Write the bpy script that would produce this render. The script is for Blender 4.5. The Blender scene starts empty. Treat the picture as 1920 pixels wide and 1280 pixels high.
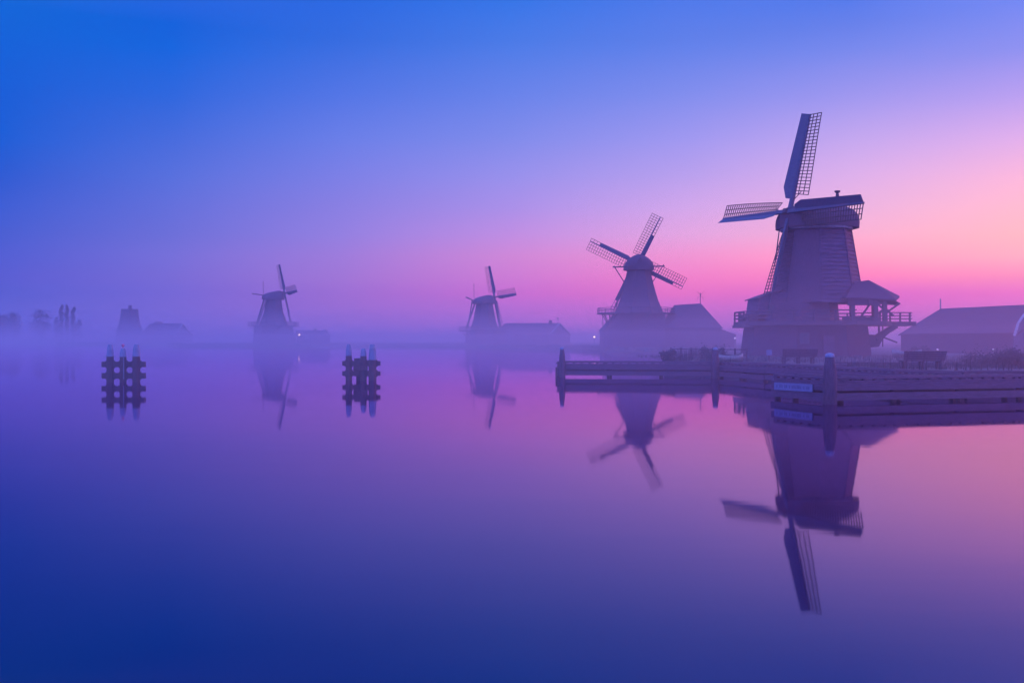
import bpy, math, random
from mathutils import Vector as V
random.seed(7)
R = math.radians
sc = bpy.context.scene
col = sc.collection

# ------------------------------------------------------------------ camera
F = 1867.0            # focal length in pixels of the 1920 wide photograph
CAMH = 2.5
cam_d = bpy.data.cameras.new('camera')
cam = bpy.data.objects.new('camera', cam_d); col.objects.link(cam)
cam_d.sensor_width = 36; cam_d.lens = 36 * F / 1920
cam_d.clip_start = 0.1; cam_d.clip_end = 5000
cam.location = (0, 0, CAMH)
cam.rotation_euler = (R(90) - math.atan(4 / F), 0, 0)
sc.camera = cam
def at(px, py, d):
    return V(((px - 960) / F * d, d, CAMH - (py - 636) / F * d))

# ------------------------------------------------------------------ world
# dawn sky: colour by elevation (a ramp) for several compass directions, blended round the horizon
def lin(c):
    return tuple(((v / 255) / 12.92 if v / 255 <= .04045 else ((v / 255 + .055) / 1.055) ** 2.4) for v in c)
SKY_Y = [636, 600, 575, 550, 520, 480, 440, 390, 330, 260, 180, 90, 0]
SKY_X = [0, 320, 640, 960, 1280, 1600, 1920]
#@SKY-BEGIN
SKY = {
0: [(80.9, 95.0, 205.7), (80.9, 95.0, 205.7), (80.9, 95.0, 205.7), (73.9, 90.7, 204.3), (80.0, 89.2, 206.4), (72.4, 91.3, 208.4), (64.1, 92.3, 207.7), (52.2, 92.1, 210.1), (31.8, 88.4, 208.5), (0.0, 92.1, 213.1), (0.0, 92.1, 214.2), (0.0, 96.0, 216.1), (0.0, 100.7, 216.0)],
320: [(125.9, 106.5, 211.3), (125.9, 106.5, 211.3), (125.9, 106.5, 211.3), (118.4, 103.8, 211.6), (122.1, 108.6, 212.2), (119.3, 113.3, 216.3), (105.9, 111.8, 215.5), (97.0, 111.7, 218.4), (83.5, 112.0, 220.7), (64.7, 106.6, 220.2), (37.2, 102.0, 220.7), (0.0, 99.9, 221.8), (0.0, 93.3, 217.0)],
640: [(178.8, 114.1, 209.3), (178.8, 114.1, 209.3), (178.8, 114.1, 209.3), (172.3, 112.5, 209.0), (172.3, 121.9, 213.5), (165.7, 127.2, 219.4), (151.2, 130.7, 225.4), (139.5, 129.1, 226.4), (123.5, 128.6, 230.1), (104.1, 126.9, 232.1), (79.8, 117.5, 229.2), (52.7, 109.0, 224.5), (0.0, 96.0, 217.5)],
960: [(222, 114, 211), (222, 114, 211), (222, 114, 211), (226.5, 113.0, 208.9), (226.3, 128.8, 212.7), (221.5, 140.9, 215.4), (200.6, 146.4, 228.1), (174.7, 147.0, 233.6), (153.2, 146.4, 236.7), (127.7, 140.4, 235.6), (102.9, 131.8, 234.1), (75.0, 124.0, 231.8), (25.8, 109.8, 223.0)],
1280: [(250, 118, 208), (250, 118, 208), (250, 118, 208), (267.2, 120.5, 196.1), (268.2, 135.2, 200.5), (258.0, 156.7, 211.5), (239.4, 172.6, 227.8), (216.4, 171.2, 236.8), (187.1, 162.4, 238.5), (159.2, 153.5, 240.9), (128.2, 142.5, 237.7), (96.2, 129.9, 234.4), (67.8, 116.1, 227.2)],
1600: [(256, 113, 206), (256, 113, 206), (256, 113, 206), (253.7, 110.5, 204.3), (285.5, 138.9, 191.4), (292.2, 168.9, 197.1), (264.8, 186.0, 213.5), (245.0, 186.5, 227.0), (226.8, 180.4, 236.6), (197.6, 169.6, 240.1), (158.2, 152.5, 239.7), (116.5, 136.9, 236.9), (77.9, 119.5, 231.4)],
1920: [(262, 118, 202), (262, 118, 202), (262, 118, 202), (271.0, 120.2, 199.5), (279.3, 152.7, 186.3), (290.2, 189.1, 193.7), (277.7, 196.8, 195.1), (273.2, 195.6, 208.5), (258.7, 189.1, 221.9), (229.5, 179.0, 237.1), (186.9, 161.4, 241.6), (140.3, 146.0, 240.7), (113.4, 137.1, 243.5)],
}
#@SKY-END
ZEN = (.38, .55, 1.9)     # overhead, out of the frame
DAWN = (3.4, .80, 1.2)    # right of the frame
BACK = (.45, .55, 1.9)    # behind the photographer
w = bpy.data.worlds.new('World'); sc.world = w; w.use_nodes = True
nt = w.node_tree; nt.nodes.clear(); N = nt.nodes.new; L = nt.links.new
def mth(op, a, b=None, c=None, clamp=False):
    n = N('ShaderNodeMath'); n.operation = op; n.use_clamp = clamp
    for i, v in enumerate((a, b, c)):
        if v is None: continue
        if isinstance(v, (int, float)): n.inputs[i].default_value = v
        else: L(v, n.inputs[i])
    return n.outputs[0]
def mixc(f, a, b):
    n = N('ShaderNodeMix'); n.data_type = 'RGBA'; n.clamp_factor = True
    if isinstance(f, (int, float)): n.inputs[0].default_value = f
    else: L(f, n.inputs[0])
    for i, v in ((6, a), (7, b)):
        if isinstance(v, tuple): n.inputs[i].default_value = (*v[:3], 1)
        else: L(v, n.inputs[i])
    return n.outputs[2]
tc = N('ShaderNodeTexCoord'); sep = N('ShaderNodeSeparateXYZ'); L(tc.outputs['Generated'], sep.inputs[0])
sx, sy, sz = sep.outputs
hyp = mth('SQRT', mth('ADD', mth('MULTIPLY', sx, sx), mth('MULTIPLY', sy, sy)))
tanel = mth('DIVIDE', sz, mth('MAXIMUM', hyp, 1e-4))
TMAX = .36
pos = mth('DIVIDE', tanel, TMAX, clamp=True)
azim = mth('ARCTAN2', sx, sy)                       # 0 straight ahead, + to the right
prev = None; pa = None
for px in SKY_X:
    az = math.atan((px - 960) / F)
    rp = N('ShaderNodeValToRGB'); cr = rp.color_ramp; cr.interpolation = 'B_SPLINE' if False else 'LINEAR'
    stops = [((636 - y) / F * math.cos(az) / TMAX, SKY[px][i]) for i, y in enumerate(SKY_Y)]
    cr.elements[0].position = stops[0][0]; cr.elements[0].color = (*lin(stops[0][1]), 1)
    cr.elements[1].position = stops[-1][0]; cr.elements[1].color = (*lin(stops[-1][1]), 1)
    for p_, c_ in stops[1:-1]:
        e = cr.elements.new(p_); e.color = (*lin(c_), 1)
    L(pos, rp.inputs[0])
    c = rp.outputs[0]
    if prev is None: prev = c
    else:
        f = mth('DIVIDE', mth('SUBTRACT', azim, pa), az - pa, clamp=True)
        prev = mixc(f, prev, c)
    pa = az
# unseen dawn glow low beyond the right edge, strengthened to redden the mist
gl_ = mth('MULTIPLY', mth('DIVIDE', mth('SUBTRACT', azim, pa), .5, clamp=True), mth('SUBTRACT', 1, mth('DIVIDE', mth('SUBTRACT', azim, 1.3), .6, clamp=True)))
gl_ = mth('MULTIPLY', gl_, mth('SUBTRACT', 1, mth('DIVIDE', tanel, .8, clamp=True)))
prev = mixc(gl_, prev, DAWN)
# unseen sky above the frame and behind the camera, brightened to light the haze
up = mth('DIVIDE', mth('SUBTRACT', tanel, .30), 1.6, clamp=True)
sky = mixc(mth('POWER', up, .8), prev, ZEN)
back = mth('DIVIDE', mth('SUBTRACT', mth('ABSOLUTE', mth('SUBTRACT', azim, .4)), 1.1), 1.2, clamp=True)
sky = mixc(mth('MULTIPLY', back, mth('SUBTRACT', 1, up, clamp=True)), sky, BACK)
nish = N('ShaderNodeTexSky'); nish.sky_type = 'NISHITA'; nish.sun_disc = False
nish.sun_elevation = R(0.0); nish.sun_rotation = R(50); nish.air_density = 1.0; nish.dust_density = 0.5
b1 = N('ShaderNodeBackground'); L(sky, b1.inputs[0]); b1.inputs[1].default_value = 1.0
b2 = N('ShaderNodeBackground'); L(nish.outputs[0], b2.inputs[0]); b2.inputs[1].default_value = 0.003
ad = N('ShaderNodeAddShader'); L(b1.outputs[0], ad.inputs[0]); L(b2.outputs[0], ad.inputs[1])
wo = N('ShaderNodeOutputWorld'); L(ad.outputs[0], wo.inputs[0])
w.cycles.sampling_method = 'MANUAL'; w.cycles.sample_map_resolution = 512

sc.view_settings.view_transform = 'Standard'; sc.view_settings.look = 'None'
sc.view_settings.exposure = 0; sc.view_settings.gamma = 1
sc.cycles.max_bounces = 6; sc.cycles.diffuse_bounces = 2; sc.cycles.glossy_bounces = 3
sc.cycles.volume_bounces = 2; sc.cycles.transparent_max_bounces = 8
sc.cycles.use_denoising = True

# ------------------------------------------------------------------ materials
def mat(name, c1, c2=None, scale=3.0, rough=.8, bump=.2, stretch=(1, 1, 1), ior=None, detail=5):
    m = bpy.data.materials.new(name); m.use_nodes = True
    n = m.node_tree.nodes; l = m.node_tree.links; p = n['Principled BSDF']
    t = n.new('ShaderNodeTexCoord'); mp = n.new('ShaderNodeMapping'); mp.inputs['Scale'].default_value = stretch
    l.new(t.outputs['Object'], mp.inputs[0])
    no = n.new('ShaderNodeTexNoise'); no.inputs['Scale'].default_value = scale; no.inputs['Detail'].default_value = detail
    l.new(mp.outputs[0], no.inputs['Vector'])
    rp = n.new('ShaderNodeValToRGB'); rp.color_ramp.elements[0].position = .3; rp.color_ramp.elements[1].position = .7
    c2 = c2 or tuple(v * 1.5 for v in c1)
    rp.color_ramp.elements[0].color = (*c1, 1); rp.color_ramp.elements[1].color = (*c2, 1)
    l.new(no.outputs[0], rp.inputs[0]); l.new(rp.outputs[0], p.inputs['Base Color'])
    p.inputs['Roughness'].default_value = rough
    if ior: p.inputs['IOR'].default_value = ior
    if bump:
        b = n.new('ShaderNodeBump'); b.inputs['Strength'].default_value = bump; b.inputs['Distance'].default_value = .03
        l.new(no.outputs[0], b.inputs['Height']); l.new(b.outputs[0], p.inputs['Normal'])
    return m
def glow(name, c, s):
    m = bpy.data.materials.new(name); m.use_nodes = True
    p = m.node_tree.nodes['Principled BSDF']
    p.inputs['Base Color'].default_value = (*[v * .5 for v in c], 1)
    p.inputs['Emission Color'].default_value = (*c, 1); p.inputs['Emission Strength'].default_value = s
    return m
M = dict(
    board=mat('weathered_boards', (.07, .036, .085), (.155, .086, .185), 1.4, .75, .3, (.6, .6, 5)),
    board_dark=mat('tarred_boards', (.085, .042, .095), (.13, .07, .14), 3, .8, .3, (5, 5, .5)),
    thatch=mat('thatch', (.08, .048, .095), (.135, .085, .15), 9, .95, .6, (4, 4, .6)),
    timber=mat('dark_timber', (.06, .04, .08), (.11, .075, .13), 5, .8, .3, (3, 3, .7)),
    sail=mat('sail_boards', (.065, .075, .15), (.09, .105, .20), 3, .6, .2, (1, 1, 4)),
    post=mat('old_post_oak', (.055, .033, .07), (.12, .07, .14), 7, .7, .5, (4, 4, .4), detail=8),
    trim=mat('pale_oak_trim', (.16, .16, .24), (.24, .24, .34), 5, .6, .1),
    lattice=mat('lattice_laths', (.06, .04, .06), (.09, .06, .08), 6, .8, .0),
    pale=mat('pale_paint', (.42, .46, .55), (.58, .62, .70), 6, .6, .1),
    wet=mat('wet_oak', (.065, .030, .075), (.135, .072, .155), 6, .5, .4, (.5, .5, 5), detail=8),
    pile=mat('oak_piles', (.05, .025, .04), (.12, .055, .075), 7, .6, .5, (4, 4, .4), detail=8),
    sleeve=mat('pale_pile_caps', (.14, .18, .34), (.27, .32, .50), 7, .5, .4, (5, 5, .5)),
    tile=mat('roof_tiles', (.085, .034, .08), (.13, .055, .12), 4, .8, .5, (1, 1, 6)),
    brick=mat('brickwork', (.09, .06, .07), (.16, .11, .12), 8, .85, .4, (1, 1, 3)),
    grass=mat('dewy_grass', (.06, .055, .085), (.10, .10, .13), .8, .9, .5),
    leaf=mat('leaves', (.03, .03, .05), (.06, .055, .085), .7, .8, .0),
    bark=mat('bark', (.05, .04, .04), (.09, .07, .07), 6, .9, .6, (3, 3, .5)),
    signblue=mat('sign_face', (.13, .17, .34), (.17, .21, .40), 4, .4, .05),
    ink=mat('sign_lettering', (.05, .07, .20), (.07, .09, .24), 4, .5, .0),
    metal=mat('galvanised_steel', (.22, .22, .26), (.34, .34, .38), 8, .45, .1),
    glass=mat('window_glass', (.06, .07, .12), (.08, .09, .15), 3, .15, .0),
    earth=mat('bank_earth', (.04, .035, .035), (.08, .07, .065), 1.2, .95, .6),
    lamp=glow('lit_lamp', (1, .62, .42), 6), dimlamp=glow('weak_lamp', (.75, .6, 1), 1.5), red=glow('marker_glow', (.75, .2, .5), .10),
)

# ------------------------------------------------------------------ mesh builder
class MB:
    def __init__(s): s.v = []; s.f = []
    def add(s, vs, fs):
        b = len(s.v); s.v += [tuple(v) for v in vs]; s.f += [tuple(i + b for i in f) for f in fs]
    def prism(s, poly, off):                       # extrude a planar polygon by a vector
        n = len(poly); off = V(off); a = [V(p) for p in poly]
        s.add(a + [p + off for p in a], [tuple(range(n))[::-1], tuple(range(n, 2 * n))] + [(i, (i + 1) % n, n + (i + 1) % n, n + i) for i in range(n)])
    def box(s, x0, x1, y0, y1, z0, z1):
        s.prism([(x0, y0, z0), (x1, y0, z0), (x1, y1, z0), (x0, y1, z0)], (0, 0, z1 - z0))
    def bar(s, a, b, w, h=None, up=(0, 0, 1), w2=None):
        a = V(a); b = V(b); h = h or w; w2 = w2 or w; d = (b - a).normalized(); up = V(up)
        if abs(d.dot(up)) > .99: up = V((1, 0, 0)) if abs(d.x) < .9 else V((0, 1, 0))
        x = d.cross(up).normalized(); y = x.cross(d).normalized(); k = w2 / w
        q = [(-1, -1), (1, -1), (1, 1), (-1, 1)]
        vs = [a + x * i * w / 2 + y * j * h / 2 for i, j in q] + [b + x * i * w2 / 2 + y * j * h * k / 2 for i, j in q]
        s.add(vs, [(3, 2, 1, 0), (4, 5, 6, 7), (0, 1, 5, 4), (1, 2, 6, 5), (2, 3, 7, 6), (3, 0, 4, 7)])
    def lathe(s, prof, n=8, rot=0, c=(0, 0), capb=True, capt=True, sx=1, sy=1):
        vs = []
        for z, r in prof:
            for i in range(n):
                a = rot + 2 * math.pi * i / n
                vs.append((c[0] + r * math.cos(a) * sx, c[1] + r * math.sin(a) * sy, z))
        fs = []
        for k in range(len(prof) - 1):
            for i in range(n):
                j = (i + 1) % n; fs.append((k * n + i, k * n + j, (k + 1) * n + j, (k + 1) * n + i))
        if capb: fs.append(tuple(range(n))[::-1])
        if capt: fs.append(tuple(range((len(prof) - 1) * n, len(prof) * n)))
        s.add(vs, fs)
    def ball(s, c, r, n=10):
        pr = [(c[2] - r * math.cos(math.pi * k / 8), max(r * math.sin(math.pi * k / 8), .001)) for k in range(9)]
        s.lathe(pr, n, 0, (c[0], c[1]))
    def build(s, name, m, parent=None, smooth=False):
        me = bpy.data.meshes.new(name); me.from_pydata(s.v, [], s.f); me.materials.append(M[m] if isinstance(m, str) else m)
        me.update()
        if smooth: me.shade_smooth()
        o = bpy.data.objects.new(name, me); col.objects.link(o)
        if parent: o.parent = parent
        return o
def tag(o, label=None, cat=None, group=None, kind=None):
    for k, v in (('label', label), ('category', cat), ('group', group), ('kind', kind)):
        if v: o[k] = v
    return o
def thing(name, label, cat, loc=(0, 0, 0), group=None):
    o = bpy.data.objects.new(name, None); col.objects.link(o); o.location = loc; o.empty_display_size = .5
    return tag(o, label, cat, group)
def copy_tree(o, parent=None):
    c = o.copy(); col.objects.link(c)
    if parent: c.parent = parent
    for ch in o.children: copy_tree(ch, c)
    return c

# ------------------------------------------------------------------ water and land
def water_mat():
    m = bpy.data.materials.new('still_water'); m.use_nodes = True
    n = m.node_tree.nodes; l = m.node_tree.links; p = n['Principled BSDF']
    n.remove(p)
    df = n.new('ShaderNodeBsdfDiffuse'); df.inputs[0].default_value = (.001, .001, .03, 1)
    gl = n.new('ShaderNodeBsdfGlossy'); gl.inputs[0].default_value = (1, .72, 1, 1); gl.inputs['Roughness'].default_value = .036
    fr = n.new('ShaderNodeFresnel'); fr.inputs[0].default_value = 2.08
    mx = n.new('ShaderNodeMixShader'); l.new(fr.outputs[0], mx.inputs[0]); l.new(df.outputs[0], mx.inputs[1]); l.new(gl.outputs[0], mx.inputs[2])
    l.new(mx.outputs[0], n['Material Output'].inputs[0])
    t = n.new('ShaderNodeTexCoord')
    mp = n.new('ShaderNodeMapping'); mp.inputs['Scale'].default_value = (.25, 1, 1); l.new(t.outputs['Object'], mp.inputs[0])
    a = n.new('ShaderNodeTexNoise'); a.inputs['Scale'].default_value = .5; a.inputs['Detail'].default_value = 4
    l.new(mp.outputs[0], a.inputs['Vector'])
    b = n.new('ShaderNodeBump'); b.inputs['Strength'].default_value = .10; b.inputs['Distance'].default_value = .02
    l.new(a.outputs[0], b.inputs['Height'])
    for x_ in (df, gl, fr): l.new(b.outputs[0], x_.inputs['Normal'])
    return m
b = MB(); b.add([(-1150, -90, 0), (1150, -90, 0), (1150, 1290, 0), (-1150, 1290, 0)], [(0, 1, 2, 3)])
tag(b.build('water', water_mat()), kind='structure')

shore = [(140, 56), (60, 55.6), (32, 55.2), (24, 54.6), (21.8, 55), (21.2, 63), (20.5, 68), (15, 70.5), (11.0, 72), (12, 75), (16.5, 95), (26, 140), (26.5, 180), (18.8, 197), (16, 235), (6, 262), (-15, 322), (-45, 330),
         (-112, 338), (-150, 430), (-215, 470), (-300, 700), (-420, 900), (-1100, 1000)]
def land():
    mb = MB(); n = len(shore); rnd = random.Random(3)
    pts = []
    for i, (x, y) in enumerate(shore):                       # subdivide and roughen the far banks
        pts.append((x, y))
        if i < n - 1:
            x2, y2 = shore[i + 1]; d = math.dist((x, y), (x2, y2)); k = int(d / 9)
            for q in range(1, k):
                t = q / k; j = .8 if y > 100 else .25
                pts.append((x + (x2 - x) * t + rnd.uniform(-j, j), y + (y2 - y) * t + rnd.uniform(-j, j)))
    n = len(pts)
    def inn(p, d):
        return (p[0] + (d if p[0] > -120 and p[1] < 300 else 0), p[1] + d * (.3 if p[1] < 300 and p[1] > 75 else 1))
    a = [(x, y, -.6) for x, y in pts]
    bb = [(x, y, .25 if y > 75 else .5) for x, y in pts]
    c = [(*inn(p, 1.2 if p[1] > 75 else .5), .78 + (rnd.uniform(0, .3) if p[1] > 150 else 0)) for p in pts]
    mb.add(a + bb + c, [(i, i + 1, n + i + 1, n + i) for i in range(n - 1)] + [(n + i, n + i + 1, 2 * n + i + 1, 2 * n + i) for i in range(n - 1)])
    far = [(-1150, 1290, .8), (1150, 1290, .8), (1150, 56, .8)]
    mb.add(c + far, [])
    # top: fan strips toward a back line
    base = len(mb.v); mb2 = [tuple(v) for v in c]
    back = [(max(-1150, min(1150, -1150 + 2300 * (1 - i / (n - 1)))), 1290, .9) for i in range(n)]
    back = [(1150 if i < n * .45 else 1150 - 2300 * ((i - n * .45) / (n * .55)), 56 + (1234 * min(1, i / (n * .45))), .9) for i in range(n)]
    mb.add(mb2 + back, [(i, i + 1, n + i + 1, n + i) for i in range(n - 1)])
    return tag(mb.build('ground', 'grass'), kind='structure')
land()

# ------------------------------------------------------------------ windmills
def sails(root, hub, n_az, incl, rho, Rr, wl, wb, nbars, lath, phi0=40, phi1=12, openf=(0, 0, 0, 0), stockw=.34, nlong=3, rin=.2, phib=None):
    """n_az: heading of the sail side in the ground plane as (x, y); four sails round hub."""
    nh = V((n_az[0], n_az[1], 0)).normalized(); z = V((0, 0, 1)); p = z.cross(nh)
    n = math.cos(incl) * nh + math.sin(incl) * z; upv = math.cos(incl) * z - math.sin(incl) * nh
    H = V(hub)
    bl = [math.cos(rho + k * math.pi / 2) * upv + math.sin(rho + k * math.pi / 2) * p for k in range(4)]
    s = MB(); s.bar(H - n * 2.6, H + n * .55, .62, .62, w2=.5); s.build('wind_shaft', 'timber', root)
    for k in range(4):
        bv = bl[k]; t = bl[(k - 1) % 4]
        Hk = H + n * (.16 if k % 2 else -.18)
        st = MB(); st.bar(Hk, Hk + bv * Rr, stockw, stockw, up=n, w2=stockw * .45)
        so = st.build('sail', 'sail', root)
        lt = MB(); bd = MB()
        def pt(r, wd, off=0):                       # wd > 0: leading board side, < 0: lattice side
            f = 1 - r / Rr; ph = R(phib if wd >= 0 and phib else phi1 + (phi0 - phi1) * f ** 1.3)
            d = t * math.cos(ph) + n * math.sin(ph)
            return Hk + bv * r + d * wd + n * off
        r0 = rin * Rr
        for i in range(nbars + 1):
            r = r0 + (Rr - .05 - r0) * i / nbars
            lt.bar(pt(r, 0), pt(r, -wl), lath, lath)
        for q in range(1, nlong + 1):
            g = [pt(r0 + (Rr - .05 - r0) * i / 10, -wl * q / nlong) for i in range(11)]
            for a_, b_ in zip(g, g[1:]): lt.bar(a_, b_, lath * .9, lath * .9, up=n)
        for r_ in (r0 + .3, ):
            lt.bar(pt(r0 * .55, 0), pt(r_, -wl * .5), lath, lath)
        ro = Rr * (1 - openf[k])
        rs = [r0 * .72 + (ro - r0 * .72) * i / 8 for i in range(9)]
        wd = lambda r: wb * (1.22 - .32 * (r / Rr)) if r > r0 * .9 else wb * .7
        for a_, b_ in zip(rs, rs[1:]):
            vs = [pt(a_, 0, .03), pt(a_, wd(a_), .03), pt(b_, wd(b_), .03), pt(b_, 0, .03)]
            vs += [v - n * .05 for v in vs]
            bd.add(vs, [(0, 1, 2, 3), (7, 6, 5, 4), (0, 4, 5, 1), (1, 5, 6, 2), (2, 6, 7, 3), (3, 7, 4, 0)])
        if openf[k]:
            nb = int(nbars * openf[k])
            for i in range(nb + 1):
                r = ro + (Rr - ro) * i / nb; lt.bar(pt(r, 0), pt(r, wb * .9), lath, lath)
            lt.bar(pt(ro, wb * .9), pt(Rr, wb * .9), lath * 1.6, lath)
        lt.build('lattice', 'lattice', so); bd.build('leading_board', 'sail', so)

def cap(root, c, n_az, zb, front, backl, hw, h, mat_='thatch', hfront=1.0, hback=.75, bulge=.0, ring=True, pw=.8, ringm='pale'):
    nh = V((n_az[0], n_az[1], 0)).normalized(); sd = V((0, 0, 1)).cross(nh)
    mb = MB(); ns = 14; na = 14; vs = []
    for i in range(ns + 1):
        u = -1 + 2 * i / ns; s = u * front if u > 0 else u * backl
        e = (1 - abs(u) ** 3.2) ** (1 / 2.2) if abs(u) < 1 else 0
        ww = hw * max(e, .30 if u > 0 else .22); hh = h * (hfront * (1 + u) / 2 + hback * (1 - u) / 2) * max(e, .62 if u > 0 else .5) ** .5
        for j in range(na + 1):
            a = math.pi * j / na; cx = math.cos(a); sz_ = max(math.sin(a), 0)
            x = ww * (abs(cx) ** pw) * (1 if cx > 0 else -1)
            x *= 1 + bulge * math.sin(min(sz_ * 2.4, math.pi))
            zz = zb + hh * sz_ ** .95
            vs.append(V(c) + nh * s + sd * x + V((0, 0, zz)))
    fs = []
    for i in range(ns):
        for j in range(na): fs.append((i * (na + 1) + j, i * (na + 1) + j + 1, (i + 1) * (na + 1) + j + 1, (i + 1) * (na + 1) + j))
        fs.append((i * (na + 1), (i + 1) * (na + 1), (i + 1) * (na + 1) + na, i * (na + 1) + na))
    fs.append(tuple(range(na + 1))); fs.append(tuple(ns * (na + 1) + j for j in range(na + 1))[::-1])
    mb.add(vs, fs); return mb.build('cap', mat_, root)

def clad_tower(mb, prof, n, rot, c=(0, 0), row=.3, lap=.035):
    """lapped boarding: short flared rings following the tower profile"""
    def rad(z):
        for (z0, r0), (z1, r1) in zip(prof, prof[1:]):
            if z0 <= z <= z1: return r0 + (r1 - r0) * (z - z0) / (z1 - z0)
        return prof[-1][1]
    z = prof[0][0]; zt = prof[-1][0]
    while z < zt - .01:
        z1 = min(z + row, zt)
        mb.lathe([(z, rad(z) + lap), (z1, rad(z1))], n, rot, c, capb=True, capt=z1 >= zt - .01)
        z = z1

def stage(root, c, z, r, n=8, rot=0, inner=2.0, rails=2, post=.12, hgt=1.05, thick=.28, rail=.08, sx=1, strut=None, strut_to=None, per=3, skip=lambda p: False):
    d = MB(); d.lathe([(z - thick, r), (z, r)], n, rot, c, sx=sx)
    so = d.build('stage', 'timber', root)
    g = MB(); cs = [V((c[0] + r * .985 * math.cos(rot + 2 * math.pi * i / n) * sx, c[1] + r * .985 * math.sin(rot + 2 * math.pi * i / n), z)) for i in range(n)]
    for i in range(n):
        a, b_ = cs[i], cs[(i + 1) % n]
        if skip((a + b_) / 2): continue
        for q in range(per):
            pz = a.lerp(b_, q / per); g.bar(pz - V((0, 0, thick)), pz + V((0, 0, hgt)), post, post)
        for k in range(rails):
            hz = hgt * (1 - k / rails); g.bar(a + V((0, 0, hz)), b_ + V((0, 0, hz)), rail, rail * 1.3)
    g.build('railing', 'timber', so)
    if strut:
        for i in range(n):
            a = cs[i] - V((0, 0, thick)); cc = V((c[0], c[1], 0)); o_ = (a - cc); o_.z = 0
            e = cc + o_.normalized() * strut_to[0]; e.z = strut_to[1]
            s = MB(); s.bar(cc + o_ * .88 + V((0, 0, z - thick - .06)), e, strut, strut); s.build('strut', 'timber', so)
    return so

def windows(root, items, frame='pale'):
    """items: (centre, right vector, width, height) -> window > pane, out along the face normal"""
    for c, rt, w_, h_ in items:
        rt = V(rt).normalized(); upv = V((0, 0, 1)); nrm = rt.cross(upv).normalized(); c = V(c)
        f = MB()
        for s_ in (-1, 1):
            f.bar(c + rt * s_ * w_ / 2 - upv * h_ / 2 + nrm * .03, c + rt * s_ * w_ / 2 + upv * h_ / 2 + nrm * .03, .09, .08, up=nrm)
            f.bar(c - rt * w_ / 2 + upv * s_ * h_ / 2 + nrm * .03, c + rt * w_ / 2 + upv * s_ * h_ / 2 + nrm * .03, .09, .08, up=nrm)
        f.bar(c - upv * h_ / 2 + nrm * .02, c + upv * h_ / 2 + nrm * .02, .04, .04, up=nrm)
        f.bar(c - rt * w_ / 2 + nrm * .02, c + rt * w_ / 2 + nrm * .02, .04, .04, up=nrm)
        fo = f.build('window', frame, root)
        g = MB(); g.prism([c - rt * w_ / 2 - upv * h_ / 2 - nrm * .02, c + rt * w_ / 2 - upv * h_ / 2 - nrm * .02, c + rt * w_ / 2 + upv * h_ / 2 - nrm * .02, c - rt * w_ / 2 + upv * h_ / 2 - nrm * .02], nrm * .025)
        g.build('pane', 'glass', fo)

GZ = .8
# ---- the great mill on the right -----------------------------------------
SB = F / 106.0                        # pixels per metre at its distance
bx, by = (1532 - 960) / F * 106, 106
def brel(px, py, dy=0.0):             # photo pixel -> mill coordinates at depth offset dy
    q = at(px, py, by + dy); return V((q.x - bx, dy, q.z))
big = thing('windmill', 'largest windmill, tall boarded smock mill with stage and canopy beside the quay', 'windmill', (bx, by, 0))
rot8 = R(-90 - 12)
# flared brick and board base under the stage
b = MB(); clad_tower(b, [(.55, 6.75), (1.5, 6.65), (3.9, 6.35)], 8, R(22.5), c=(-1.35, 0), row=.35, lap=.03); base = b.build('base', 'board_dark', big)
b = MB(); b.lathe([(3.0, .1), (3.9, .1)], 8)
# smock: the upper tower, open on its right-hand side below 6.3 m
b = MB(); clad_tower(b, [(6.3, 4.75), (8.75, 4.3), (14.1, 3.43)], 8, rot8, row=.42, lap=.08); tower = b.build('tower', 'board', big)
b = MB(); clad_tower(b, [(4.2, 4.2), (6.29, 4.0)], 8, rot8, c=(-2.0, 0), row=.3); b.build('lower_tower', 'board_dark', big)
# corner boards
for i in range(8):
    a = rot8 + math.pi / 4 * i; cb = MB(); ca, sa = math.cos(a), math.sin(a)
    cb.bar((4.80 * ca, 4.80 * sa, 6.3), (4.35 * ca, 4.35 * sa, 8.75), .16, .1); cb.bar((4.35 * ca, 4.35 * sa, 8.75), (3.47 * ca, 3.47 * sa, 14.1), .16, .1)
    cb.build('corner_board', 'board', tower)
# thin darker panel laid over the smock face left of its front corner
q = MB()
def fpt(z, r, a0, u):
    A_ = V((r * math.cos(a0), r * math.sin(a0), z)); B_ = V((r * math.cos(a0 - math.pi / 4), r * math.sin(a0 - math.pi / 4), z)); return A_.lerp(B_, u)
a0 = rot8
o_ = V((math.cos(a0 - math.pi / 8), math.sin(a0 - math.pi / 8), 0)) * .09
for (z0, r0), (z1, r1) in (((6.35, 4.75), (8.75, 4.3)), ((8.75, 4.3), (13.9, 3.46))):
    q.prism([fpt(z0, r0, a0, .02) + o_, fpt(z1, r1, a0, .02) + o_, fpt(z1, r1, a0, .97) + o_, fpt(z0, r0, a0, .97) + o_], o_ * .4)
q.build('dark_panel', 'board_dark', tower)
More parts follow.
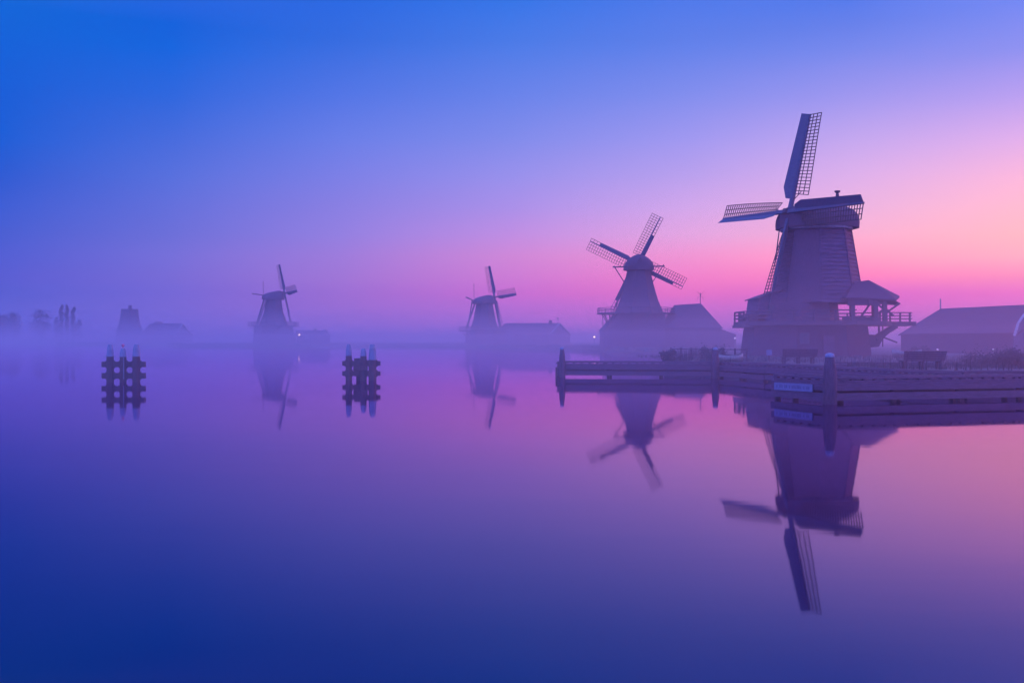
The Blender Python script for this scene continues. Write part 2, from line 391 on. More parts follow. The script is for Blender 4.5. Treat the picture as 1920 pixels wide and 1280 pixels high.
# stage
stg = stage(big, (-.55, 0), 4.35, 8.15, 12, R(15), rails=3, post=.16, hgt=1.05, thick=.42, rail=.09, per=2, skip=lambda p: p.x > .6 and p.y < 1.5)
b = MB()                              # the projecting platform on the right
b.box(6.0, 9.5, -2.6, 1.6, 3.9, 4.33)
b.build('platform', 'timber', stg)
b = MB()
for x in (5.75, 6.8, 7.85, 8.85): b.bar((x, -2.55, 3.95), (x, -2.55, 5.3), .15, .15)
for z in (5.27, 4.95, 4.62): b.bar((5.6, -2.62, z), (9.05, -2.62, z), .07, .1)
b.build('railing', 'timber', stg)
b = MB(); b.box(-8.45, -6.2, -3.0, 2.6, 3.72, 4.02); b.box(-7.9, -6.2, -2.6, -2.4, 4.35, 5.1); b.box(-7.6, -6.3, 2.2, 2.4, 4.35, 4.95); b.build('platform', 'timber', stg)
# left lean-to standing on the stage
q = MB()
L0, L1 = brel(1412, 605), brel(1444, 547)
q.prism([(-7.15, -2.6, 3.95), (-6.75, -2.6, 6.75), (-4.4, -2.6, 7.45), (-3.4, -2.6, 7.45), (-3.4, -2.6, 3.95)], (0, 5.2, 0))
ln = q.build('lean_to', 'board', big)
q = MB(); q.prism([(-7.05, -2.8, 6.66), (-7.05, -2.8, 6.78), (-4.35, -2.8, 7.72), (-4.35, -2.8, 7.58)], (0, 5.6, 0)); q.build('roof', 'tile', ln)
windows(ln, [((-5.6, -2.62, 5.6), (1, 0, 0), .8, 1.0)], 'board')
# canopy on posts to the right
ap = V((4.35, -3.2, 8.62)); can = MB()
ev = [V((1.2, -5.6, 6.75)), V((6.35, -5.4, 6.55)), V((7.5, -3.3, 6.95)), V((6.9, 1.2, 6.9)), V((3.6, 2.4, 6.9)), V((1.0, 1.0, 6.8))]
tp = [ap + V((-1.6, -.3, -.25)), ap, ap, ap + V((0, 1.8, 0)), ap + V((-.9, 2.2, 0)), ap + V((-1.9, 1.8, 0))]
vs = ev + tp; m_ = len(ev)
can.add(vs + [v - V((0, 0, .14)) for v in vs], [(i, (i + 1) % m_, m_ + (i + 1) % m_, m_ + i) for i in range(m_)] + [tuple(range(m_, 2 * m_))] +
        [(2 * m_ + i, 3 * m_ + i, 3 * m_ + (i + 1) % m_, 2 * m_ + (i + 1) % m_) for i in range(m_)] + [(i, 2 * m_ + i, 2 * m_ + (i + 1) % m_, (i + 1) % m_) for i in range(m_)])
# ragged laths under the eaves
can.prism([(3.5, -5.5, 6.55), (6.3, -5.3, 6.42), (7.15, -4.6, 6.12), (6.6, -4.6, 5.98), (3.5, -5.5, 6.1)], (0, .25, 0))
can.box(1.5, 4.4, -5.35, -5.1, 5.93, 6.75)
cano = can.build('canopy', 'tile', big)
for (x0, x1) in ((1.75, 2.35), (3.95, 4.75), (5.15, 5.55)):
    b = MB(); b.bar(((x0 + x1) / 2, -5.0, 4.3), ((x0 + x1) / 2 - .05, -5.0, 6.4), x1 - x0, .4); b.build('post', 'timber', cano)
b = MB(); b.box(1.1, 4.9, -5.1, -4.7, 4.3, 4.72)
for k in range(16): b.box(1.2 + k * .22, 1.33 + k * .22, -5.13, -4.9, 4.7, 4.74 + random.uniform(.02, .14))
b.build('parapet', 'timber', cano)
for a_, c_ in (((3.9, -5.0, 6.2), (2.8, -5.0, 4.6)), ((6.8, -5.1, 6.15), (5.2, -5.0, 5.0)), ((5.3, -5, 5.7), (6.2, -5, 4.9)), ((4.6, -5.0, 6.1), (5.5, -5.0, 5.3)), ((4.6, -5, 5.1), (5.3, -5, 5.6))):
    b = MB(); b.bar(a_, c_, .17, .17); b.build('brace', 'timber', cano)
# hoist and props below the platform, capstan wheel
for a_, c_, w_ in ((brel(1680, 610, -2), brel(1641, 634, -2), .55), (brel(1641, 634, -2), brel(1618, 636, -2), .4), (brel(1655, 611, -2), brel(1655, 650, -2), .1), (brel(1673, 617, -2), brel(1656, 633, -2), .12),
                   (brel(1656, 632, -2), brel(1682, 642, -2), .14), (brel(1648, 611, -2), brel(1648, 626, -2), .16), (brel(1623, 612, -2), brel(1624, 620, -2), .16), (brel(1656, 633, -2), brel(1640, 650, -2), .14)):
    b = MB(); b.bar(a_, c_, w_, w_); b.build('prop', 'timber', big)
b = MB(); b.prism([brel(1619, 634, -2), brel(1634, 627, -2), brel(1650, 629, -2), brel(1654, 638, -2), brel(1648, 650, -2), brel(1621, 652, -2)], (0, 1.2, 0)); b.build('hoist', 'timber', big)
# cap, cap ring, sails, finial
HZ = 64
nb = (-math.sin(R(HZ)), -math.cos(R(HZ)))
co = cap(big, (-.15, 0, 0), nb, 14.25, 3.9, 4.35, 3.75, 2.55, hfront=1.0, hback=1.0, bulge=.06, pw=.65)
b = MB(); b.lathe([(13.95, 3.5), (14.05, 3.72), (14.25, 3.75), (14.27, 3.4)], 24, 0, (-.1, 0)); b.build('cap_ring', 'trim', big)
hubp = brel(1477.6, 397.7, -1.6)
sails(big, hubp, nb, R(13.2), R(2.2), 10.75, 1.6, .98, 24, .075, phi0=38, phi1=4, phib=42, stockw=.4, nlong=3, rin=.19)
b = MB(); b.lathe([(16.3, .14), (17.55, .1), (17.75, .2), (18.0, .13), (18.1, .3), (18.25, .32)], 8, 0, (2.05, -.3)); b.build('finial', 'timber', big)
# struts of the tail from cap to stage on the left
for dy in (-.6, 1.4):
    b = MB(); b.bar(brel(1461, 432, dy), brel(1452, 500, dy), .1, .1); b.build('tail_rope', 'timber', big)
windows(base, [((-3.2, -6.32, 2.6), (1, 0, 0), 1.0, 1.1)], 'timber')
b = MB(); b.prism([(-1.3, -6.5, .8), (-.2, -6.5, .8), (-.2, -6.35, 2.9), (-1.3, -6.35, 2.9)], (0, .14, 0)); b.build('door', 'board', base)

# ---- second mill, seen from behind ------------------------------------------
def mill_frame(d, cpx):
    s = F / d; x0 = (cpx - 960) / s
    return s, x0, (lambda px, py, dy=0.0: V(((px - 960) / F * (d + dy) - x0, dy, CAMH - (py - 636) / F * (d + dy))))
s2, x2, r2 = mill_frame(205, 1197.5)
m2 = thing('windmill', 'mid-sized mill with its back turned and sails spread, joined to the barn', 'windmill', (x2, 205, 0))
b = MB(); clad_tower(b, [(7.9, 5.15), (8.6, 4.9), (10.5, 4.05), (14, 3.05), (16.9, 2.38)], 8, R(22.5), row=.5, lap=.04); b.build('tower', 'thatch', m2)
stage(m2, (-.6, 0), 7.95, 8.1, 12, R(15), rails=2, post=.1, hgt=.95, thick=.3, rail=.08, strut=.16, strut_to=(5.6, 5.6), per=2)
b = MB()
for px in (1130, 1136, 1142.5):
    b.bar(r2(px, 589, -1), r2(px + .5, 614, -1), .14, .14)
b.bar(r2(1134, 591, -1), r2(1142, 607, -1), .12, .12); b.bar(r2(1147, 591, -1), r2(1152, 600, -1), .12, .12); b.build('stage_post', 'timber', m2)
b = MB(); P_ = [r2(1129, 659), r2(1129, 620), r2(1157, 588), r2(1240, 588), r2(1240, 659)]
b.prism([p + V((0, -5.5, 0)) for p in P_], (0, 11, 0)); bs = b.build('base', 'board_dark', m2)
b = MB(); a_, c_ = r2(1128, 621), r2(1157.5, 587.5)
b.prism([a_ + V((-.2, -5.8, 0)), a_ + V((0, -5.8, .3)), c_ + V((0, -5.8, .25)), c_ + V((0, -5.8, 0))], (0, 11.6, 0)); b.build('roof', 'tile', bs)
for k in range(9):                      # cover strips of the boarding
    if k % 3 == 0:
        b = MB(); x = P_[0].x + .4 + k * 1.05; b.bar((x, -5.55, .4), (x, -5.55, 4.6), .16, .08); b.build('cover_strip', 'board', bs)
b = MB(); b.bar((P_[0].x, -5.56, 4.25), (P_[0].x + 4, -5.56, 4.25), .14, .12); b.build('cornice', 'board', bs)
windows(bs, [((-2.5, -5.52, 2.6), (1, 0, 0), .8, 1.1), ((.3, -5.52, 2.6), (1, 0, 0), .8, 1.1)], 'board')
cap(m2, (0, 0, 0), (.04, 1), 16.75, 3.6, 3.0, 3.1, 3.2, hfront=1.0, hback=1.02, pw=1.4, bulge=.05)
b = MB(); b.lathe([(16.5, 2.5), (16.8, 2.85), (17.0, 2.8)], 16); b.build('cap_ring', 'board', m2)
sails(m2, (.15, 4.6, 18.35), (.04, 1), R(9), R(-26.2), 10.9, 1.95, .72, 17, .075, phi0=22, phi1=4, openf=(.38, .2, .2, .2), stockw=.4, nlong=3, rin=.17)
b = MB(); b.bar(r2(1149, 500.5, -2.6), r2(1246, 499, -2.6), .22, .25); b.build('tail_beam', 'timber', m2)
for a_, c_ in (((1151, 498.5), (1171, 530)), ((1244.5, 496), (1224, 528))):
    b = MB(); b.bar(r2(*a_, -2.6), r2(*c_, -2.4), .17, .17); b.build('tail_brace', 'timber', m2)
b = MB()
for dx in (0, 3): b.bar(r2(1156 + dx, 564, -1), r2(1152 + dx, 577, -1), .12, .12)
b.build('ladder', 'timber', m2)

def house(name, label, cat, pts, z0, ze, ra, rb, rm='tile', wm='board_dark', ov=.3, hip=(False, False)):
    """pts: four ground corners (x, y) in order; ra, rb ridge ends (x, y, z); ridge runs parallel to pts[0]-pts[1]"""
    c = V((sum(p[0] for p in pts) / 4, sum(p[1] for p in pts) / 4, 0)); t = thing(name, label, cat, c) if cat else None
    P = [V((p[0], p[1], 0)) - c for p in pts]; A = V(ra) - c; B = V(rb) - c
    up = lambda p, z: V((p.x, p.y, z))
    b = MB(); lo = [up(p, z0) for p in P]; hi = [up(p, ze) for p in P]
    vs = lo + hi + [A - V((0, 0, .1)), B - V((0, 0, .1))]
    b.add(vs, [(3, 2, 1, 0), (0, 1, 5, 4), (1, 2, 6, 5), (2, 3, 7, 6), (3, 0, 4, 7), (4, 8, 7), (5, 6, 9), (4, 5, 9, 8), (6, 7, 8, 9)])
    wl_ = b.build('wall', wm, t)
    b = MB(); E = [h + (V((h.x, h.y, 0)).normalized() * ov) + V((0, 0, .02)) for h in hi]
    A2 = A + V((0, 0, .08)); B2 = B + V((0, 0, .08)); dr = (B - A).normalized()
    if not hip[0]: A2 = A2 - dr * ov
    if not hip[1]: B2 = B2 + dr * ov
    vs = E + [A2, B2]; vs2 = [v + V((0, 0, .16)) for v in vs]
    fs = [(0, 1, 5, 4), (2, 3, 4, 5)]
    if hip[0]: fs.append((3, 0, 4))
    if hip[1]: fs.append((1, 2, 5))
    b.add(vs2, fs); b.add(vs, [f[::-1] for f in fs])
    for i, j in ((0, 1), (2, 3), (0, 4), (4, 3), (1, 5), (5, 2), (1, 2), (3, 0)):
        if (i, j) in ((0, 4), (4, 3)) and hip[0] or (i, j) in ((1, 5), (5, 2)) and hip[1]: continue
        if (i, j) == (3, 0) and not hip[0] or (i, j) == (1, 2) and not hip[1]: continue
        b.add([vs[i], vs[j], vs2[j], vs2[i]], [(0, 1, 2, 3)])
    ro = b.build('roof', rm, t)
    return t, wl_, ro, E, A2, B2
def verge(parent, a, b_, c_, m='pale', w_=.3):
    b = MB(); b.bar(a, b_, w_, .12); b.bar(b_, c_, w_, .12); return b.build('bargeboard', m, parent)
def chimney(parent, p, w_, h):
    b = MB(); b.box(p.x - w_ / 2, p.x + w_ / 2, p.y - w_ / 2, p.y + w_ / 2, p.z - .6, p.z + h); b.box(p.x - w_ * .6, p.x + w_ * .6, p.y - w_ * .6, p.y + w_ * .6, p.z + h, p.z + h + .15)
    return b.build('chimney', 'brick', parent)

# barn joined to the second mill
def X(px, d): return (px - 960) / F * d
A = at(1264, 574, 207); B = at(1314, 571, 203)
t, wl_, ro, E, A2, B2 = house('barn', 'big dark barn with weathervane pole, right beside the second mill', 'barn', [(X(1243, 200), 200), (X(1352, 197), 197), (X(1352, 197) + 1, 213), (X(1240, 213), 214)], .5, 4.6, A, B, hip=(True, True), ov=.5)
b = MB(); c = t.location; b.prism([V((X(1350, 198), 198, .5)) - c, V((X(1350, 198), 198, 4.6)) - c, V((X(1378, 199), 198, 3.45)) - c, V((X(1378, 199), 198, .5)) - c], (.8, 14, 0)); b.build('side_aisle', 'board_dark', t)
wv = MB(); bp = at(1313, 571, 203) - c
wv.bar(bp - V((0, 0, .3)), bp + V((0, 0, 2.4)), .13, .13); po = wv.build('weathervane', 'timber', t)
wv = MB(); tp_ = bp + V((0, -.15, 1.9))
for a in (48, 132, 228, 312): wv.bar(tp_, tp_ + V((math.cos(R(a)), 0, math.sin(R(a)))) * 1.15, .05, .05)
wv.build('vane', 'timber', po)
for px in (1305, 1311, 1345):
    b = MB(); b.bar(V((X(px, 197.5), 197.3, .6)) - c, V((X(px, 197.5), 197.3, 4.2)) - c, .2, .1); b.build('cover_strip', 'board', wl_)
windows(t, [(V((X(1290, 198), 198.55, 2.6)) - c, (1, 0, 0), 1.0, 1.1)], 'board')

# ---- third mill ---------------------------------------------------------------
def far_mill(d, cpx, label, gam, rho, hubpx, towpx, capc, capf, capb, caph, stz, str_, basew, hfd, hubz, Rr, thick=1.0, braces=()):
    s, x0, rr = mill_frame(d, cpx)
    t = thing('windmill', label, 'windmill', (x0, d, 0))
    n = (math.sin(R(gam)), math.cos(R(gam)))
    b = MB(); clad_tower(b, towpx, 8, R(22.5), row=.6, lap=.03); b.build('tower', 'thatch', t)
    b = MB(); b.lathe([(.5, basew), (stz - .3, basew * .93)], 8, R(22.5)); b.build('base', 'board_dark', t)
    stage(t, (0, 0), stz, str_, 12, R(15), rails=2, post=.16, hgt=1.0, thick=.35, rail=.12, strut=.2, strut_to=(basew * .9, stz - 2.6), per=1)
    cap(t, (capc[0], capc[1], 0), n, capc[2], capf, capb, caph[0], caph[1], hfront=1.15, hback=.62, pw=.9)
    sails(t, (hfd * n[0], hfd * n[1], hubz), n, R(10), R(rho), Rr, 1.9, .85, 22, .06, phi0=20, phi1=6, stockw=.5, nlong=3, rin=.17)
    for a_, c_, w_, nm in braces:
        b = MB(); b.bar(rr(*a_), rr(*c_), w_, w_); b.build(nm, 'timber', t)
    return t, rr
m3, r3 = far_mill(333, 908.5, 'middle windmill with a long low barn adjoining it on its right', 48, 5, None,
    [(4.5, 5.2), (6, 5.0), (9, 3.95), (14.4, 2.95)], (-.1, 0, 14.3), 3.6, 4.2, (3.0, 3.1), 5.6, 8.8, 7.0, 4.6, 16.75, 10.6, braces=(
    ((885.5, 562, -2), (877, 617, -6), .3, 'tail_brace'), ((890.5, 569, -2), (874, 616, -6), .4, 'tail_brace'), ((887, 563, -2), (874, 557, -5), .3, 'tail_beam'), ((889, 561, -2), (888.4, 532, -2), .12, 'finial'),
    ((931, 564, -1), (938.5, 611, -4), .3, 'tail_brace')))
t, wl_, ro, E, A2, B2 = house('barn', 'long low barn with pale gable trim and chimney, adjoining the middle mill', 'barn', [(X(925, 327), 327), (X(1028, 326), 326), (X(1069, 334), 334), (X(940, 337), 337)], .5, 3.9, at(948, 607, 332), at(1047, 606.6, 331), hip=(True, False), ov=.4)
verge(ro, E[1] + V((.1, -.2, .1)), B2 + V((.1, -.15, .1)), E[2] + V((.1, -.1, .1)))
c = t.location; chimney(ro, at(1032, 607, 331) - c, 1.0, 1.1)
b = MB(); p_ = at(1046, 606, 331) - c; b.bar(p_, p_ + V((0, 0, 1.9)), .12, .12); b.ball(p_ + V((0, 0, 1.7)), .25); b.build('finial', 'timber', ro)
windows(t, [((at(x_, 631, 326.2) - c), (1, 0, 0), 1.1, 1.3) for x_ in (960, 985, 1010)], 'pale')

# ---- fourth mill -----------------------------------------------------------------
m4, r4 = far_mill(345, 513, 'windmill turned side-on at left centre, sails pointing right, low sheds at its foot', 55, 4, None,
    [(5.2, 5.6), (7.8, 4.75), (12, 3.25), (16.3, 2.65)], (-.1, 0, 16.2), 3.7, 3.9, (2.9, 3.2), 7.4, 8.6, 7.1, 4.2, 18.55, 10.2, braces=(
    ((496, 559, -2), (481, 608, -6), .42, 'tail_brace'), ((499, 563, -2), (484.5, 606, -6), .3, 'tail_brace'), ((495, 553.5, -2), (472.5, 550.3, -5), .28, 'tail_beam'), ((493.7, 555, -2), (493.4, 528, -2), .12, 'finial')))
# gable faces the river: ridge runs away from the camera
t, wl_, ro, E, A2, B2 = house('house', 'small gabled house at the foot of the left centre mill', 'house', [(X(555, 333), 333), (X(555, 346), 346), (X(504, 346), 346), (X(504, 333), 333)], .5, 3.9, at(531, 611.5, 333), at(531, 611.5, 346), ov=.35)
verge(ro, E[0] + V((0, -.15, .12)), A2 + V((0, -.15, .12)), E[3] + V((0, -.15, .12)), 'board')
t, wl_, ro, E, A2, B2 = house('shed', 'long low shed with two chimneys right of the left centre mill', 'shed', [(X(556, 336), 336), (X(617, 336), 336), (X(619, 343), 343), (X(556, 343), 343)], .5, 3.5, at(556, 620, 340), at(613, 621, 340), hip=(False, True))
c = t.location; chimney(ro, at(591.5, 620, 340) - c, .8, .7); chimney(ro, at(609, 621, 340) - c, .8, .5)
windows(t, [((at(x_, 632, 335.8) - c), (1, 0, 0), 1.0, 1.1) for x_ in (575, 598)], 'pale')

# ---- stump mill -----------------------------------------------------------------------
s5, x5, r5 = mill_frame(480, 243)
m5 = thing('mill', 'mill tower without cap or sails, a stump far left in the mist', 'mill', (x5, 480, 0))
b = MB(); clad_tower(b, [(6.8, 6.0), (9.5, 4.9), (13, 4.2), (16.9, 3.85)], 8, R(22.5), row=.7, lap=.04); tw = b.build('tower', 'thatch', m5)
b = MB(); b.lathe([(.5, 6.5), (6.8, 6.0)], 8, R(22.5)); b.build('base', 'board_dark', m5)
b = MB(); b.lathe([(16.85, 3.95), (17.05, 3.9)], 8, R(22.5)); b.build('roof', 'timber', m5)
b = MB(); b.box(-.35, .85, -.6, .6, 16.9, 18.7); b.box(-.5, 1.0, -.7, .7, 18.7, 18.9); b.build('chimney', 'timber', m5)
b = MB(); b.lathe([(6.8, 7.2), (7.0, 7.2)], 8, R(22.5)); b.build('stage', 'timber', m5)
t, wl_, ro, E, A2, B2 = house('barn', 'dark barn with pale verge, right beside the stump mill', 'barn', [(X(262, 474), 474), (X(327, 471), 471), (X(361, 484), 484), (X(275, 487), 487)], .5, 4.0, at(282, 607, 480), at(341, 607, 477), hip=(True, False), ov=.4)
verge(ro, E[1] + V((.1, -.2, .1)), B2 + V((.1, -.15, .1)), E[2] + V((.1, -.1, .1)), 'pale', .35)
c = t.location; b = MB(); p_ = at(297, 606, 478) - c; b.box(p_.x - 1.6, p_.x + 1.6, p_.y - .8, p_.y + .8, p_.z - .3, p_.z + .7); b.build('ridge_vent', 'tile', ro)
windows(t, [((at(341, 621, 476) - c) + V((.6, -1.2, 0)), (1, .5, 0), 1.2, 1.2)], 'pale')

# ---- low building at the right edge ---------------------------------------------------
pts = [(53.9, 138), (56.2, 110.5), (65.0, 111.0), (63.2, 138.5)]
A = at(1763, 582, 135.5); A.x = 58.3; B = V((60.8, 111.3, 6.3))
t, wl_, ro, E, A2, B2 = house('farmhouse', 'low farmhouse with a long tiled roof at the right edge', 'farmhouse', pts, .5, 3.05, A, B, hip=(True, False), ov=.35)
c = t.location
b = MB(); b.bar(A - c, A - c + V((0, 0, 1.6)), .14, .14); b.build('flue', 'metal', ro)
b = MB(); b.bar(E[0] + V((-.08, 0, .05)), E[1] + V((-.08, 0, .05)), .12, .12); b.build('gutter', 'board', ro)
g = MB(); f0 = V((55.6, 110.3, 2.9)) - c; f1 = V((61.0, 110.9, 6.75)) - c; f2 = V((66, 111.4, 2.9)) - c
pr = None
for k in range(25):
    u = k / 24; x = f0.x + (f2.x - f0.x) * u; y = f0.y + (f2.y - f0.y) * u
    h_ = 2.9 + 3.9 * (1 - abs(2 * u - 1) ** 2.3) ** .62 if 0 < u < 1 else 2.9
    q_ = V((x, y - .1, h_))
    if pr is not None: g.bar(pr, q_, .22, .2)
    pr = q_
g.build('bargeboard', 'pale', ro)
b = MB(); n_ = 24; pv = []
for k in range(n_ + 1):
    u = k / n_; h_ = 2.9 + 3.8 * (1 - abs(2 * u - 1) ** 2.3) ** .62 if 0 < u < 1 else 2.9
    pv.append(V((f0.x + (f2.x - f0.x) * u, f0.y + (f2.y - f0.y) * u, h_)))
b.prism(pv + [V((f2.x, f2.y, .5)), V((f0.x, f0.y, .5))], (0, .18, 0)); b.build('gable', 'sail', t)
windows(t, [(V((57.3, 110.3, 3.6)) - c, (1, .05, 0), .9, 1.3), (V((57.6, 110.3, 1.8)) - c, (1, .05, 0), 1.1, 1.3)], 'pale')

# ---- jetties ---------------------------------------------------------------------------
def perp(a, b_):                                           # unit normal pointing away from the camera
    d = (b_ - a).normalized(); n = V((-d.y, d.x, 0)); return n if n.y > 0 or (abs(n.y) < .3 and n.x > 0) else -n
def jetty(label, line, width, group=None, back=None, deck=.72, step=.52, closed_end=False):
    """line: the river-side edge; kerb rails on blocks along both edges, fender wales on the river side"""
    P = [V((x, y, 0)) for x, y in line]
    c = sum(P, V()) / len(P); t = thing('jetty', label, 'jetty', c)
    P = [p - c for p in P]
    n0 = [perp(a, b_) for a, b_ in zip(P, P[1:])]
    Bk = [V((x, y, 0)) - c for x, y in back] if back else [P[0] + n0[0] * width] + [P[i] + (n0[i - 1] + n0[i]).normalized() * width / max(.6, (n0[i - 1] + n0[i]).normalized().dot(n0[i])) for i in range(1, len(P) - 1)] + [P[-1] + n0[-1] * width]
    Z = lambda p, z: V((p.x, p.y, z))
    dk = MB()
    for i in range(len(P) - 1):
        a, b_, c_, d_ = P[i], P[i + 1], Bk[i + 1], Bk[i]; L_ = (b_ - a).length; k = max(2, int(L_ / .22)); g = .012 / L_ * 1.5
        for q in range(k):
            t0, t1 = q / k + g, (q + 1) / k - g
            dz = random.uniform(-.006, .006)
            dk.prism([Z(a.lerp(b_, t0), deck - .06 + dz), Z(a.lerp(b_, t1), deck - .06 + dz), Z(d_.lerp(c_, t1), deck - .06 + dz), Z(d_.lerp(c_, t0), deck - .06 + dz)], (0, 0, .06))
    dk.build('deck', 'wet', t)
    for side, Q in ((0, P), (1, Bk)):
        for i in range(len(Q) - 1):
            a, b_ = Q[i], Q[i + 1]; d = (b_ - a).normalized(); n = perp(a, b_); off = n * (.12 if side == 0 else -.12)
            L_ = (b_ - a).length
            k = MB(); nseg = max(1, int(L_ / 5))
            for q in range(nseg):
                j = V((random.uniform(-.012, .012), random.uniform(-.012, .012), random.uniform(-.008, .008)))
                k.bar(Z(a.lerp(b_, q / nseg), .985) + off + j, Z(a.lerp(b_, (q + 1) / nseg), .985) + off + j, .20, .09)
                if side == 0: k.bar(Z(a.lerp(b_, q / nseg), .833) + off + j, Z(a.lerp(b_, (q + 1) / nseg), .833) + off + j, .18, .11)
            k.build('kerb_rail', 'wet', t)
            bl = MB(); m = int(L_ / step)
            for q in range(m + 1):
                w_ = .1 if q % 6 else .24
                pz = a + d * (q * step + .05) + off
                bl.bar(Z(pz - d * w_ / 2, .913), Z(pz + d * w_ / 2, .913), .15, .075)
            bl.bar(Z(a, .879) + off, Z(b_, .879) + off, .1, .006)
            bl.build('spacer_row', 'wet', t)
            if side == 0 or closed_end:
                for z0, z1, o_ in ((.50, .775, 0), (.12, .41, -.03)):
                    wq = MB(); ns = max(1, int(L_ / 6))
                    for q in range(ns):
                        j = n * random.uniform(-.015, .015) + V((0, 0, random.uniform(-.012, .012)))
                        wq.bar(Z(a.lerp(b_, q / ns) + d * .01, (z0 + z1) / 2) + n * o_ + j, Z(a.lerp(b_, (q + 1) / ns) - d * .01, (z0 + z1) / 2) + n * o_ + j, .22, z1 - z0)
                    wq.build('wale', 'wet', t)
            if side == 0:
                bk_ = MB(); bk_.bar(Z(a.lerp(b_, .012), .45) + n * .42, Z(a.lerp(b_, .988), .45) + n * .42, .06, .46); bk_.build('gap_backing', 'pile', t)  # plank added behind the wales so the gaps between them look dark
            m = max(1, int(L_ / 2.6))
            for q in range(m + 1):
                pz = a.lerp(b_, q / m) + n * (.22 if side == 0 else -.15) * 1
                pl = MB(); pl.lathe([(-1.5, .14), (deck - .08, .13)], 8, 0, (pz.x, pz.y)); pl.build('pile', 'pile', t)
    for i in range(len(P) - 1):                              # cross beams
        pass
    return t, c
jetty('long low timber jetty reaching furthest out into the water', [(3.0, 66.2), (13.2, 64.8)], 1.9)
jetty('timber jetty running slantwise from the far jetty towards the near one', [(13.4, 64.6), (15.0, 58.6), (17.0, 51.9), (18.3, 47.5), (19.5, 43.6)], 1.6, back=[(15.2, 65.4), (16.8, 59.2), (18.5, 52.6), (19.8, 48.2), (20.9, 45.6)])
jetty('nearest timber jetty with a blocky angled corner at bottom right of the scene', [(11.03, 42.0), (12.35, 38.75), (21.2, 41.3), (29, 43.4), (40, 46.2)], 1.25, back=[(12.2, 42.4), (13.15, 40.15), (20.9, 42.5), (28.7, 44.6), (39.7, 47.4)])
jetty('narrow low walkway between the nearest jetty and the grassy bank at the right edge', [(21.0, 46.0), (24, 45.9), (34, 48.5), (44, 51)], 1.2)
jetty('short quay walk with kerb rail in front of the great mill', [(20.6, 64.2), (26.5, 62.6)], 1.4, deck=.86)

# sign on the chamfered end
a = V((11.03, 42.0, 0)); b_ = V((12.35, 38.75, 0)); d = (b_ - a).normalized(); n = perp(a, b_)
s0 = a + d * .32 - n * .17; s1 = a + d * 2.75 - n * .17
sg = thing('sign', 'long pale blue notice board on the angled end of the nearest jetty', 'sign', (s0 + s1) / 2)
o_ = (s0 + s1) / 2; b = MB()
b.prism([s0 - o_ + V((0, 0, .40)), s1 - o_ + V((0, 0, .42)), s1 - o_ + V((0, 0, .72)), s0 - o_ + V((0, 0, .70))], -n * .035); b.build('panel', 'signblue', sg)
b = MB(); u = .14; rnd = random.Random(5)
while u < 2.25:
    w_ = rnd.choice([.05, .07, .09]); h_ = rnd.uniform(.10, .13)
    p0 = s0 - o_ + d * u - n * .037
    for kk in range(2):
        b.prism([p0 + d * (kk * w_ * .6) + V((0, 0, .51)), p0 + d * (kk * w_ * .6 + .018) + V((0, 0, .51)), p0 + d * (kk * w_ * .6 + .018) + V((0, 0, .51 + h_)), p0 + d * (kk * w_ * .6) + V((0, 0, .51 + h_))], -n * .004)
    z_ = .51 + rnd.choice([0, .05, .1]); b.prism([p0 + V((0, 0, z_)), p0 + d * w_ * .6 + V((0, 0, z_)), p0 + d * w_ * .6 + V((0, 0, z_ + .02)), p0 + V((0, 0, z_ + .02))], -n * .0055)
    u += w_ + rnd.choice([.04, .05, .13])
b.build('lettering', 'ink', sg)

# mooring posts
def post_thing(label, loc, k=1.0):
    t = thing('mooring_post', label, 'post', loc, 'mooring posts along the jetties')
    b = MB(); b.lathe([(-1.5, .29 * k), (.9, .26 * k), (1.35, .235 * k), (1.82, .165 * k)], 16); b.build('shaft', 'post', t, True)
    b = MB(); b.lathe([(1.815, .18 * k), (1.88, .18 * k), (1.95, .14 * k), (1.98, .02)], 16); b.build('post_cap', 'sleeve', t)
    return t
p0 = at(1556, 0, 38.35); post_thing('thick tapered mooring post with pale cap in front of the nearest jetty', (p0.x, 38.35, 0))
p0 = at(1341.5, 0, 64.4); post_thing('mooring post with pale cap where the far jetty bends', (p0.x, 64.4, 0), .98)
p0 = at(1054, 0, 65.9); post_thing('slim mooring post at the outer tip of the longest jetty', (p0.x, 65.9, 0), .8)

